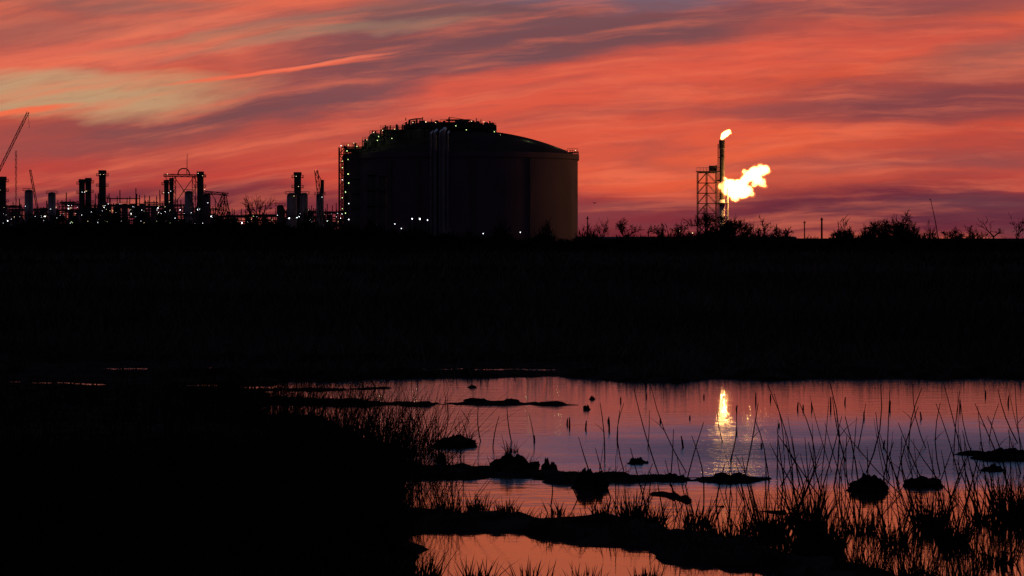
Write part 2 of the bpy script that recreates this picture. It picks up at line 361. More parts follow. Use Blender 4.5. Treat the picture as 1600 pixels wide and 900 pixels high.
m=MB(); x0,x1=X(533.5,D),X(545,D); ya,yc=D-14,D-9
for x in (x0,x1):
    for y in (ya,yc): m.box(x-.16,x+.16,y-.16,y+.16,0,Z(232,D))
q=0
zz=1.0
while zz<Z(236,D):
    m.box(x0,x1,ya,yc,zz,zz+.18); m.box(x0,x1,ya-.05,ya+.05,zz+1.1,zz+1.2)
    a,c=(x0,x1) if q%2 else (x1,x0); m.tube([(a,ya,zz),(c,ya,zz+3)],.16,4); zz+=3.0; q+=1
for i in range(5): m.tube([(X(536+i*2,D),yc,0),(X(536+i*2,D),yc,Z(250-i*5,D))],.2,5)
m.build('stair_tower',M['steel'],tank)
for (px,py,mm,r) in [(541,232,'lw',.24),(552,231,'lg',.23),(565,233,'lg',.23),(560,228,'ly',.18),(580,223,'ly',.18),(590,212,'ly',.22),(596,224,'lg',.26),(598,218,'lg',.22),(604,209,'ly',.22),(618,221,'lg',.22),(622,207,'lg',.2),(637,193,'lr',.22),(648,195,'ly',.2),(668,194,'ly',.3),(683,195,'ly',.22),(714,200,'lg',.26),(738,193,'ly',.22),(757,194,'ly',.22),(764,195,'lr',.2),(773,209,'lg',.25),(782,214,'lg',.2),(650,210,'lg',.25),(730,206,'lg',.25),(550,240,'lg',.3)]:
    lamp(tank,X(px,D),yb-1.5 if px>634 else D-27.5,Z(py,D),r*.68,mm)
for (px,py,mm,r) in [(888,237,'lr',.2),(899,235,'ly',.2),(535,262,'lg',.26),(544,249,'lg',.24),(535,252,'lg',.2),(544,272,'lg',.34),(535,281,'lw',.2),(545,286,'lg',.3),(540,300,'lg',.28),(535,309,'lg',.24),(545,318,'lw',.24),(535,326,'lg',.2),(540,333,'lg',.24),(545,343,'lb',.22)]:
    lamp(tank,X(px,D-15),D-15.5,Z(py,D-15),r*.75,mm)
for (px,py) in [(596,352),(637,357),(705,362)]:
    x,y,a=on_wall(px,1.2); lamp(tank,x,y,Z(py,y),.18,'lw')
for (px,py,yy,e) in [(825,226,D-20,160),(870,234,D-12,120),(655,205,D-30,60),(575,232,D-29,120),(600,222,D-29,90)]:
    l=bpy.data.lights.new('roof_light','POINT'); l.energy=e*1.0; l.color=(.8,1,.4); l.shadow_soft_size=.3
    o=bpy.data.objects.new('roof_light',l); C.objects.link(o); o.location=(X(px,D),yy,Z(py,D)+1.2); tag(o,None,None,None,'structure')

def column(px,w,ytop,D,label,mat='vessel',bands=3,lamps=2,seed=0,name='process_column'):
    x=X(px,D); r=w/2*D/F; zt=Z(ytop,D); rnd=random.Random(seed+int(px))
    t=thing(name,(x,D,0),label,'process column')
    MB().lathe(x,D,[(r,0),(r,zt-r*.7),(r*.85,zt-r*.3),(r*.5,zt-.05*r),(r*.1,zt)],20).build('shell',M[mat],t,smooth=True)
    for i in range(bands):
        z=zt*(0.55+0.42*i/max(1,bands-1)) if bands>1 else zt*.95
        m=MB(); m.lathe(x,D,[(r*1.02,z),(r+.9,z),(r+.9,z+.2),(r*1.02,z+.2)],16)
        for j in range(10):
            a=2*math.pi*j/10; m.box(x+(r+.85)*math.cos(a)-.05,x+(r+.85)*math.cos(a)+.05,D+(r+.85)*math.sin(a)-.05,D+(r+.85)*math.sin(a)+.05,z,z+1.2)
        m.tube([(x+(r+.85)*math.cos(2*math.pi*j/16),D+(r+.85)*math.sin(2*math.pi*j/16),z+1.2) for j in range(17)],.06,4,False)
        m.build('platform',M['steel'],t)
    m=MB(); 
    for s in (-.3,.3): m.box(x+r*.6+s-.05,x+r*.6+s+.05,D-r-.5,D-r-.4,0,zt)
    m.build('ladder',M['steel'],t)
    for i in range(lamps): lamp(t,x+rnd.uniform(-r,r)*1.1,D-r-1.2,zt*rnd.uniform(.45,.95),.14,rnd.choice(['lw','ly','lw']))
    return t
for px,yt,lab in ((556,276,'dark vertical vessel leftmost before the storage tank'),(580,270,'dark vertical vessel second from left before the tank'),(598,272,'dark vertical vessel beside the tank pipe rack')):
    column(px,13,yt,840,lab,'concrete2',3,0)

# ------------------------------------------------------------ exhaust stacks etc. on the left
def exhaust(px,w,ytop,D,label,house=True,lamps=3):
    x=X(px,D); r=w/2*D/F; zt=Z(ytop,D); t=thing('exhaust_stack',(x,D,0),label,'exhaust stack'); rnd=random.Random(int(px*3))
    MB().lathe(x,D,[(r*1.05,0),(r*1.05,zt*.55),(r*.92,zt*.6),(r*.92,zt-.4)],24).build('shaft',M['steel'],t,smooth=False)
    MB().lathe(x,D,[(r*.92,zt-1.6),(r*1.05,zt-1.5),(r*1.05,zt),(r*.85,zt)],24).build('rim',M['steel'],t)
    for f in (.62,.78,.92):
        z=zt*f; m=MB(); m.lathe(x,D,[(r*.9,z),(r+1.1,z),(r+1.1,z+.25),(r*.9,z+.25)],16)
        for j in range(12):
            a=2*math.pi*j/12; xx,yy=x+(r+1.05)*math.cos(a),D+(r+1.05)*math.sin(a); m.box(xx-.06,xx+.06,yy-.06,yy+.06,z,z+1.3)
        m.tube([(x+(r+1.05)*math.cos(2*math.pi*j/16),D+(r+1.05)*math.sin(2*math.pi*j/16),z+1.3) for j in range(17)],.07,4,False)
        m.build('platform',M['steel'],t)
    if house:
        m=MB(); hw=r*1.7; zh=zt*.52; m.box(x-hw,x+hw,D-5,D+8,0,zh*.8); m.box(x-hw*.7,x+hw*.7,D-3,D+6,zh*.8,zh)
        for q in range(5): xx=x-hw+q*hw/2; m.box(xx-.12,xx+.12,D-5.3,D-5,0,zh*.85)
        m.build('housing',M['steel'],t)
    for i in range(lamps): lamp(t,x+rnd.uniform(-1.3,1.3)*r,D-r-5.6 if i%2 else D-r-1.4,zt*(rnd.uniform(.3,.5) if i%2 else rnd.choice((.64,.8,.94))),.14,rnd.choice(['lw','ly','ly']))
for px,w,yt,lab in [(3,14,276,'exhaust stack cut by the left edge of the view'),(128,10,280,'short lamp-lit exhaust stack left of the tall capped one'),(138,10,278,'short lamp-lit exhaust stack touching the tall capped one'),(160,12,266,'tall capped exhaust stack left of the gantry'),(260,8,281,'slim exhaust stack at the left leg of the gantry'),(268,7,278,'slim exhaust stack inside the left leg of the gantry'),(313,11,268,'exhaust stack at the right leg of the gantry'),(465,12,269,'exhaust stack rising between tank and bare tree')]:
    exhaust(px,w,yt,1150,lab)
for px,w,yt,lab,mt in [(45,13,296,'pale grey vertical vessel nearest the left edge','vessel'),(81,12,300,'pale grey vertical vessel left of the exhaust stacks','vessel'),(295,13,298,'pale vertical vessel under the gantry','vessel'),(323,12,302,'pale vertical vessel right of the gantry leg','concrete'),(456,16,301,'grey vertical vessel left of the two beside the tank','vessel'),(475,12,301,'grey vertical vessel under the exhaust stack by the tank','vessel'),(438,11,320,'short grey vessel left of the grey column pair','concrete2'),(500,12,302,'tall grey vessel wrapped by the leaning derrick','vessel'),(195,10,318,'short vessel amid the pipe racks','concrete'),(240,9,322,'small vessel left of the gantry','concrete')]:
    column(px,w,yt,1080,lab,mt,2,1)

def module(p0,p1,ytop,D,label,nl,seed,ybot=352):
    rnd=random.Random(seed); x0,x1=X(p0,D),X(p1,D); zt=Z(ytop,D); t=thing('pipe_rack',((x0+x1)/2,D,0),label,'pipe rack')
    m=MB(); q=x0
    while q<=x1+.1:
        for y in (D-4,D+4): m.box(q-.18,q+.18,y-.18,y+.18,0,zt*rnd.uniform(.97,1.06))
        q+=(x1-x0)/max(3,round((x1-x0)/4.5))
    for f in (.35,.55,.75,.95):
        for y in (D-4,D+4): m.box(x0-.3,x1+.3,y-.15,y+.15,zt*f,zt*f+.35)
    for xx in (x0,x1): m.box(xx-.15,xx+.15,D-4.2,D+4.2,zt*.75-.4,zt*.75-.05)
    m.build('frame',M['steel'],t)
    m=MB()
    for i in range(9):
        f=rnd.choice((.4,.6,.8,.98)); y=D+rnd.uniform(-3.5,3); m.tube([(x0+rnd.uniform(0,3),y,zt*f+.3),(x1-rnd.uniform(0,3),y,zt*f+.3)],rnd.uniform(.2,.5),6)
    for i in range(int((x1-x0)/0.75)):
        xx=rnd.uniform(x0,x1); a=rnd.uniform(0,.65); m.box(xx-rnd.uniform(.5,1.8),xx+rnd.uniform(.5,1.8),D-3,D+2,zt*a,zt*(a+rnd.uniform(.1,.4)))
    for i in range(int((x1-x0)/3.5)):
        xx=rnd.uniform(x0,x1); m.box(xx-.2,xx+.2,D-1,D-.6,0,zt*rnd.uniform(1.0,1.3))
    m.build('pipes',M['steel'],t)
    for i in range(nl):
        lamp(t,rnd.uniform(x0,x1),D-5,Z(rnd.uniform(max(ytop,316),350),D-5),rnd.uniform(.06,.17),rnd.choice(['lw','lw','lw','ly','ly','lb','lg']))
for i,a in enumerate([(8,36,322,'low pipe rack at the left edge between stack and pale vessel',8),(54,76,326,'low pipe rack between the two pale vessels at left',7),(88,124,316,'pipe rack between pale vessel and exhaust stacks',15),(145,175,320,'pipe rack at the foot of the tall capped stack',11),(170,216,307,'taller pipe rack right of the tall capped stack',16),(216,256,316,'pipe rack left of the gantry',16),(256,300,320,'pipe rack under the gantry',13),(300,335,324,'pipe rack at the right foot of the gantry',8),(338,385,338,'lowest pipe rack left of the bare branching tree',6),(385,432,336,'low pipe rack behind the bare branching tree',6),(446,494,328,'pipe rack at the foot of the grey vessels',13),(507,536,332,'pipe rack touching the tank stair tower',9)]):
    module(a[0],a[1],a[2],1120,a[3],a[4],i)
for i,a in enumerate([(-20,95,327,'long low back row pipe rack at the far left',14),(95,180,320,'back row pipe rack behind the exhaust stack group',14),(180,262,322,'back row pipe rack left of the gantry',14),(262,345,326,'back row pipe rack behind the gantry and squat crane',12),(345,440,337,'lowest back row pipe rack behind the bare branching tree',10),(440,540,331,'back row pipe rack between grey vessels and tank',14)]):
    module(a[0],a[1],a[2],1240,a[3],a[4],50+i)

# gantry
D=1000; k=D/F
t=thing('gantry',(X(290,D),D,0),'portal gantry frame with hoop and thin mast on top','gantry')
def lattice(m,a,b,w,n,r=.14,dy=0):
    a=Vector(a); b=Vector(b); d=(b-a).normalized(); s=Vector((-d.z,0,d.x))*w/2; m.tube([a-s,b-s],r,4); m.tube([a+s,b+s],r,4)
    for i in range(n):
        p=a+(b-a)*i/n; q=a+(b-a)*(i+1)/n; sg=1 if i%2 else -1; m.tube([p+s*sg,q-s*sg],r*.7,4); m.tube([p-s,p+s],r*.7,4)
m=MB(); lattice(m,(X(272,D),D,0),(X(272,D),D,Z(275,D)),1.4,12); m.build('leg',M['steel'],t)
m=MB(); lattice(m,(X(303,D),D,0),(X(303,D),D,Z(275,D)),1.4,12); m.build('leg',M['steel'],t)
m=MB(); lattice(m,(X(256,D),D,Z(274,D)),(X(322,D),D,Z(275,D)),.9,14,.18); m.build('beam',M['steel'],t)
m=MB(); m.tube([(X(287+9*math.cos(math.pi*i/10),D),D,Z(274-11*math.sin(math.pi*i/10)**.7,D)) for i in range(11)],.26,5); m.build('hoop',M['steel'],t)
MB().tube([(X(292,D),D,Z(273,D)),(X(292.5,D),D,Z(240,D))],[.18,.1],5).build('mast',M['steel'],t)
m=MB()
for a,b_ in (((272,276),(303,320)),((303,276),(272,320)),((303,276),(325,322)),((258,275),(272,300))): m.tube([(X(a[0],D),D,Z(a[1],D)),(X(b_[0],D),D,Z(b_[1],D))],.14,4)
m.build('brace',M['steel'],t)
for px,py in ((262,272),(310,271),(320,296)): lamp(t,X(px,D),D-.6,Z(py,D),.14,'ly')
t=thing('lattice_crane',(X(343,D),D,0),'squat lattice crane with sloping legs right of the gantry','crane')
m=MB(); lattice(m,(X(330,D),D,Z(352,D)),(X(350,D),D,Z(303,D)),1.2,8,.18); m.build('leg',M['steel'],t)
m=MB(); lattice(m,(X(360,D),D,Z(350,D)),(X(351,D),D,Z(303,D)),1.0,8,.16); m.build('leg',M['steel'],t)
m=MB(); lattice(m,(X(318,D),D,Z(300,D)),(X(357,D),D,Z(304,D)),1.0,9,.16); m.build('jib',M['steel'],t)
m=MB(); m.tube([(X(330,D),D,Z(301,D)),(X(343,D),D,Z(325,D))],.12,4); m.tube([(X(343,D),D,Z(325,D)),(X(354,D),D,Z(330,D))],.12,4); m.build('brace',M['steel'],t)
t=thing('leaning_derrick',(X(499,D),D,0),'narrow derrick leaning over a grey vessel left of tank','derrick')
m=MB(); lattice(m,(X(508,D),D,0),(X(494,D),D,Z(266,D)),1.3,20,.17); m.build('boom',M['steel'],t)
m=MB(); m.tube([(X(494,D),D,Z(266,D)),(X(503,D),D,Z(284,D)),(X(503,D),D,Z(300,D))],.16,4); m.box(X(501,D),X(506,D),D-1,D+1,Z(303,D),Z(281,D)); m.build('hook_block',M['steel'],t)
lamp(t,X(493.5,D),D,Z(265.5,D),.15,'lr')
def crane(p0,y0,p1,y1,D,label,w=1.2,n=22):
    t=thing('crane',(X(p0,D),D,0),label,'crane')
    m=MB(); lattice(m,(X(p0,D),D,Z(y0,D)),(X(p1,D),D,Z(y1,D)),w,n,.13); m.build('boom',M['steel'],t)
    m=MB(); x=X(p0,D); z=Z(y0,D); m.box(x-3,x+1.5,D-1.5,D+1.5,1.4,max(z,4)); m.build('cab',M['steel'],t)
    m=MB(); m.box(x-3.5,x+3.5,D-2.5,D-1.6,0.2,1.3); m.box(x-3.5,x+3.5,D+1.6,D+2.5,.2,1.3); m.build('tracks',M['steel'],t)
    MB().tube([(X(p1,D),D,Z(y1,D)),(X(p1,D)+.4,D,Z(y1,D)-6)],.06,4).build('cable',M['steel'],t)
crane(-40,345,44,175,900,'long crane boom leaning right at the left edge',.8,34)
crane(62,345,47,265,1000,'small crane boom leaning left behind the pale vessel',.7,14)
t=thing('radio_mast',(X(25,1000),1000,0),'thin vertical radio mast right of the long crane boom','mast')
m=MB(); lattice(m,(X(25,1000),1000,0),(X(25,1000),1000,Z(235,1000)),.6,30,.08); m.build('pole',M['steel'],t)
m=MB(); [m.box(X(23,1000),X(27,1000),999.9,1000.1,Z(q,1000),Z(q,1000)+.15) for q in (262,250,243)]; m.build('crossarms',M['steel'],t)

YL=[(12,345,'lw',.28,'yard lamp at the far left below the cut-off stack'),(70,338,'lb',.2,'yard lamp left of the pipe rack near the pale vessels'),(107,326,'lw',.3,'yard lamp before the rack left of the exhaust stacks'),(378,348,'lb',.28,'bright yard lamp left under the bare branching tree'),(400,350,'lb',.24,'bright yard lamp right under the bare branching tree'),(452,341,'lb',.3,'bright yard lamp below the short grey vessel'),(464,340,'lw',.25,'smaller yard lamp below the stack beside the tank'),(489,364,'lr',.22,'red lamp low in the brush left of the tank'),(547,349,'lb',.34,'brightest yard lamp at the left foot of the tank'),(565,353,'lw',.22,'small yard lamp beside the dark vessels by the tank'),(617,350,'lw',.18,'faint yard lamp before the left part of the tank'),(644,342,'lb',.18,'leftmost lamp of the close pair before the tank'),(656,342,'lb',.28,'brightest lamp of the close pair before the tank'),(668,344,'lw',.24,'yard lamp just right of the close lamp pair'),(755,365,'lw',.2,'yard lamp low before the middle of the tank'),(813,363,'lw',.2,'yard lamp low before the right half of tank'),(860,366,'lw',.24,'yard lamp low near the right side of tank'),(1062,361,'ly',.2,'dim lamp left of the flare support tower'),(1082,364,'ly',.22,'warm lamp at the left foot of flare tower'),(330,338,'lb',.2,'yard lamp under the squat lattice crane')]
for px,py,mm,r,lab in YL:
    d=800 if px>600 else 960
    r*=.76
    x=X(px,d); z=Z(py,d); t=thing('yard_lamp',(x,d,0),lab,'lamp','lamps around the plant')
    MB().tube([(x,d+.3,0),(x,d+.3,z)],.09,5).build('pole',M['steel'],t); MB().ball((x,d,z),r).build('lamp_head',M[mm],t)
for px,yt,lab in ((918,338,'thin pole standing right beside the tank'),(1257,345,'thinner left pole of the two right of flare'),(1284,340,'thicker right pole of the two right of flare'),(1173,352,'short thin pole right of the flare stack'),(1013,360,'short stub pole midway between tank and flare')):
    d=500; x=X(px,d); t=thing('utility_pole',(x,d,0),lab,'pole')
    MB().tube([(x,d,0),(x,d,Z(yt,d))],[.24,.17] if px==1284 else [.15,.1],6).build('pole',M['bark'],t)
    MB().box(x-.3,x+.3,d-.08,d+.08,Z(yt,d)-.5,Z(yt,d)-.32).build('crossarm',M['bark'],t)
d=420; t=thing('leaning_pole',(X(1468,d),d,0),'thin pole leaning left above the brush at right','pole')
MB().tube([(X(1470,d),d,0),(X(1462,d),d,Z(348,d)),(X(1454,d),d,Z(311,d))],[.1,.08,.05],5).build('pole',M['bark'],t)
MB().box(X(1453,d)-.1,X(1453,d)+.1,d-.05,d+.05,Z(312,d),Z(312,d)+.15).build('cap',M['bark'],t)
d=640; t=thing('pipeline',(X(1075,d),d,0),'long low raised pipeline running right from tank past flare','pipeline')
for y,z in ((d,Z(372.5,d)),(d+1.5,Z(371,d))): MB().tube([(X(900,d),y,z),(X(1245,d),y,z)],.22,6).build('pipe',M['pipe'],t)
for i in range(18):
    x=X(905+i*20,d); m=MB(); m.box(x-.1,x+.1,d-.1,d+1.6,0,Z(373.5,d)); m.build('trestle',M['steel'],t)

# ------------------------------------------------------------ flare
D=900
fs=thing('flare_stack',(X(1128,D),D,0),'tall gas flare stack with lattice support tower at its left','flare stack')
x=X(1128,D); r=4.0*D/F
MB().lathe(x,D,[(r*1.1,0),(r*1.1,Z(312,D))],20).build('lower_riser',M['pale'],fs,smooth=True)
MB().lathe(x,D,[(r*1.1,Z(312,D)),(r,Z(308,D)),(r,Z(232,D))],20).build('shaft',M['flare'],fs,smooth=False)
MB().lathe(x,D,[(r,Z(233,D)),(r*1.15,Z(232,D)),(r*1.15,Z(219,D)),(r*.9,Z(219,D))],20).build('flare_tip',M['flare'],fs)
m=MB(); xs3=[X(p,D) for p in (1090,1104,1119)]
for i,xx in enumerate(xs3):
    for y in (D-2.5,D+2.5): m.box(xx-.15,xx+.15,y-.15,y+.15,0,Z((270,270,258)[i],D))
lv=[270,286,302,318,334,350,366]
for q in lv:
    z=Z(q,D)
    for y in (D-2.5,D+2.5): m.box(xs3[0],xs3[2],y-.1,y+.1,z-.12,z+.12)
for a,b_ in zip(lv,lv[1:]):
    for y in (D-2.5,D+2.5):
        m.tube([(xs3[0],y,Z(b_,D)),(xs3[1],y,Z(a,D))],.1,4); m.tube([(xs3[1],y,Z(a,D)),(xs3[2],y,Z(b_,D))],.1,4)
m.build('support_tower',M['flare'],fs)
m=MB(); m.box(X(1088,D),X(1123,D),D-3,D+3,Z(269,D),Z(267.6,D))
for q in range(1088,1124,5): m.box(X(q,D)-.06,X(q,D)+.06,D-3,D-2.9,Z(267.6,D),Z(262,D))
m.box(X(1088,D),X(1123,D),D-3,D-2.9,Z(262.5,D),Z(262,D)); m.build('platform',M['flare'],fs)
m=MB(); m.box(X(1108,D),X(1120,D),D-1.5,D+1.5,Z(267,D),Z(259,D)); m.build('cabinet',M['flare'],fs)
for q in (246,282,318,340):
    m=MB(); z=Z(q,D)
    if q>260: m.box(X(1119,D),x-r,D-.3,D+.3,z-.2,z+.2); m.lathe(x,D,[(r,z-.3),(r+.4,z-.3),(r+.4,z+.3),(r,z+.3)],16)
    else: m.lathe(x,D,[(r,z-.15),(r+.25,z-.15),(r+.25,z+.15),(r,z+.15)],16)
    m.build('collar',M['flare'],fs)
m=MB(); m.tube([(x-r-.5,D-.5,0),(x-r-.5,D-.5,Z(225,D))],.18,6); m.build('pilot_pipe',M['flare'],fs)
m=MB(); m.tube([(x+r+1.0,D-1.2,0),(x+r+1.0,D-1.2,Z(300,D)),(x+r+1.4,D-1.2,Z(295,D))],[.4,.4,.7],10); m.build('side_burner',M['pale'],fs)
m=MB(); m.box(X(1118,D),X(1137,D),D-3,D+2,Z(319,D),Z(317.5,D)); m.build('lower_platform',M['flare'],fs)

def flame_mat(name,s,col=(1.0,0.34,0.085)):
    fm=bpy.data.materials.new(name); fm.use_nodes=True; nt=fm.node_tree; nt.nodes.clear()
    o=nt.nodes.new('ShaderNodeOutputMaterial'); e=nt.nodes.new('ShaderNodeEmission'); e.inputs['Color'].default_value=(*col,1); e.inputs['Strength'].default_value=s
    nt.links.new(e.outputs[0],o.inputs['Volume']); return fm
tex=bpy.data.textures.new('flame_noise','CLOUDS'); tex.noise_scale=2.2; tex.noise_depth=3
def flame(name,pts,D,label,s,vox,disp,grow_,s2):
    root=thing(name,(X(pts[0][0],D),D,Z(pts[0][1],D)),label,'flame','burning gas flames of the flare')
    for nm,ex,st_,dp,col in (('flame_core',0,s,disp,(1.0,.37,.10)),('flame_fringe',grow_,s2,disp*1.6,(1.0,.26,.04))):
        m=MB(); rn=random.Random(3)
        for i,(px,py,rr) in enumerate(pts):
            m.ball((X(px,D),D+rn.uniform(-.5,.5)*rr*D/F*.6,Z(py,D)),(rr+ex)*D/F,12)
        o=m.build(nm,flame_mat(nm,st_,col),root,smooth=True)
        r=o.modifiers.new('r','REMESH'); r.mode='VOXEL'; r.voxel_size=vox
        sm=o.modifiers.new('s','SMOOTH'); sm.factor=.5; sm.iterations=4
        d=o.modifiers.new('d','DISPLACE'); d.texture=tex; d.strength=dp; d.mid_level=.45; d.texture_coords='GLOBAL'
flame('gas_flame',[(1130,290,7),(1133,285,7),(1134,297,9),(1142,296,12),(1141,289,10),(1150,298,13),(1160,300,11),(1169,298,8),(1174,302,3.5),(1153,290,10),(1162,288,8),(1165,281,8),(1171,275,9),(1163,268,4),(1180,271,11),(1189,267,9),(1196,265,7),(1201,268,3.5),(1183,280,9),(1191,285,6),(1195,290,3),(1146,308,5),(1151,310,4),(1149,313,2.5),(1187,261,4),(1199,261,2.5),(1178,288,4),(1130,280,4)],D,'large ragged side flame blowing right from the flare stack',2.8,.22,1.4,1.8,.25)
flame('gas_flame',[(1128.5,215.5,3.4),(1131,212,5),(1134,209.5,5.2),(1137,207,4),(1139.5,205,2.6),(1141.5,208,1.6)],D-.1,'small bright flame on the tip of the flare stack',7,.12,.5,.9,.6)
for (px,py,rad,e,dy) in ((1150,293,2.5,9000,-4),(1174,268,.8,14000,5),(1131,208,.8,34000,4)):
    l=bpy.data.lights.new('flame_light','POINT'); l.energy=e; l.color=(1,.5,.14); l.shadow_soft_size=rad
    o=bpy.data.objects.new('flame_light',l); C.objects.link(o); o.location=(X(px,D),D+dy,Z(py,D)); tag(o,None,None,None,'structure')

# ------------------------------------------------------------ hummocks, tufts, reeds
def tuft_into(m,x,y,z,n,h,spread,w=.008,lean=.3):
    for i in range(n):
        a=random.uniform(0,6.28); rr=spread*math.sqrt(random.random())
        m.blade((x+rr*math.cos(a),y+rr*math.sin(a)*.7,z-.02),(random.gauss(0,lean)+.25*rr*math.cos(a)/max(spread,.01),random.gauss(0,lean*.6)),h*random.uniform(.3,1.1),w*random.uniform(.7,1.4),random.uniform(-.6,.6),random.uniform(0,.9))
def hummock(px,pybase,w,h,label,grass=12,gh=.12,seed=1):
    x,y=G(px,pybase-2); s=y/F; rx=w/2*s; hz=h*s*.72; ry=rx*.7
    t=thing('mud_hummock',(x,y,0),label,'mud mound'); m=MB(); n=40; rings=12; rows=[]
    for i in range(rings+1):
        ph=math.pi/2*i/rings*1.0; row=[]
        for j in range(n):
            a=2*math.pi*j/n; ca,sa=math.cos(a),math.sin(a)
            nn=1+.6*mnoise.noise(Vector((ca*1.6,sa*1.6,seed*7.3+i*.2)))+.35*mnoise.noise(Vector((ca*5,sa*5,seed+i*.5)))+.2*mnoise.noise(Vector((ca*13,sa*13,seed+i)))
            rr=math.cos(ph)**.95 if i<rings else .02
            qx,qy=rr*ca,rr*sa
            row.append(len(m.v)); m.v.append((x+rx*rr*nn*ca,y+ry*rr*nn*sa,-.05+(hz+.05)*math.sin(ph)**.8*(1+.55*mnoise.noise(Vector((qx*2.2,qy*2.2,seed*3.1)))+.4*mnoise.noise(Vector((qx*6,qy*6,seed*2.1))))))
        rows.append(row)
    for a,b_ in zip(rows,rows[1:]):
        for j in range(n): m.f.append((a[j],a[(j+1)%n],b_[(j+1)%n],b_[j]))
    m.f.append(tuple(rows[-1])); m.build('mud',M['mud'],t,smooth=False)
    g_=MB(); tuft_into(g_,x,y,hz*.4,grass*3,gh,rx*.7,.010,.5)
    tuft_into(g_,x,y,0.0,grass*3,gh*.7,rx*1.05,.010,.6); g_.build('grass',M['grass'],t)
HM=[(708,699,76,17,'flat mud hummock alone in the water near the left bank',16,.06),
(800,740,80,32,'tallest mud mound with grass tuft on the middle bar',22,.18),
(857,738,26,19,'small round lump beside the tallest mound',5,.04),
(690,724,16,15,'tiny round lump left of the tallest mound',4,.03),
(922,764,56,30,'pointed mud lump at the centre of the middle bar',8,.04),
(1048,753,60,12,'low mud swelling toward the right of middle bar',8,.04),
(1140,754,76,14,'mud mound at the right tip of the middle bar',14,.05),
(975,754,46,11,'low clod on the middle bar right of the pointed lump',8,.04),
(995,726,34,9,'tiny spiky islet above the middle bar',8,.07),
(1357,768,56,23,'round mud hummock in open water, left of two at right',14,.05),
(1446,761,62,16,'flatter mud hummock in open water, right of two',14,.05),
(1572,720,96,17,'wide mud hummock cut by the right edge',20,.05),
(1552,738,36,9,'small mud islet below the wide one at right',8,.05),
(742,628,30,4,'small far mud lump on the upper bar',5,.05),
(798,629,26,3.5,'small far mud lump right of the other on upper bar',5,.05),
(738,608,16,4,'tiniest far lump near the far bank',4,.04),
(916,642,10,7,'tiny dark lump off the tip of the upper bar',2,.03),
(925,626,10,5,'speck of mud above the tip of the upper bar',2,.03)]
for i,(px,py,w,h,lab,gn,gh) in enumerate(HM): hummock(px,py,w,h,lab,gn,gh,i+1)

CL=[(985,815,38,62,60,'upright grass clump above the lower bar left of centre'),
(1018,822,44,50,60,'bushy grass clump right of the upright one by lower bar'),
(940,806,34,36,24,'thin grass clump left of the upright clump'),
(1090,820,60,52,46,'spread grass clump right of the bushy clump'),
(1130,850,60,54,40,'grass clump on the lower bar below the flare reflection'),
(1165,830,36,50,20,'sparse grass clump just right of the flare reflection'),
(1205,835,56,72,85,'dense dark grass clump right of the flare reflection'),
(1262,830,56,86,85,'tall pointed grass clump below the pair of right hummocks'),
(1290,860,66,72,110,'wide dark grass clump beneath the tall pointed clump'),
(1345,830,54,56,36,'loose grass clump under the round right hummock'),
(1395,850,54,66,46,'grass clump between the two right hummocks, nearer'),
(1455,825,58,80,90,'bushy grass clump under the flatter right hummock'),
(1490,850,56,70,76,'leaning grass clump right of the bushy one'),
(1535,815,44,70,36,'grass clump left of the dense right-edge clump'),
(1585,812,70,98,140,'dense tall grass clump on the right edge'),
(1560,880,60,60,40,'low grass clump in the bottom right corner'),
(1430,905,80,70,50,'grass clump cut by the bottom edge toward the right'),
(1350,900,70,66,60,'grass clump at bottom edge where the lower bar ends'),
(1500,925,70,90,44,'grass clump half out of view at bottom right'),
(1240,870,66,40,50,'short grass clump on the lower bar, right part'),
(700,798,44,34,36,'grass clump at the left root of the lower bar'),
(745,796,40,34,36,'grass clump on the lower bar near its left root'),
(790,800,36,30,26,'small grass clump third from left on the lower bar'),
(870,802,30,26,16,'sparse grass sprig on the lower bar left of centre'),
(660,905,60,60,50,'grass clump at the bottom edge by the left bank'),
(745,912,60,50,40,'grass clump in the small near pool, left'),
(830,918,60,50,36,'grass clump in the small near pool, middle'),
(910,915,60,40,34,'grass clump in the small near pool, right'),
(1010,905,50,30,30,'grass clump at the bottom edge on the lower bar'),
(660,705,70,80,30,'ragged grass clump leaning over water at the left bank'),
(600,700,80,70,36,'wide grass clump on the left bank edge'),
(540,684,80,50,26,'low thin grass clump in red water at left bank'),
(480,668,80,30,24,'farthest small grass clump along the left bank'),
(730,690,24,45,8,'few grass stalks beside the flat mud hummock'),
(870,633,40,10,24,'stubbly grass along the tip of the upper bar'),
(800,706,26,30,14,'wispy stalks rising behind the tallest mound')]
for px,py,w,h,n,lab in CL:
    x,y=G(px,py); s=y/F; m=MB(); tuft_into(m,x,y,0,int(n*1.2),h*s*1.05,w/2*s,.0105,.16)
    tuft_into(m,x,y,0,int(n*1.2),h*s*.5,w/2.8*s,.0125,.18)
    tag(m.build('grass_clump',M['grass'],origin=(x,y,0)),lab,'grass clump','grass clumps in and beside the pond')

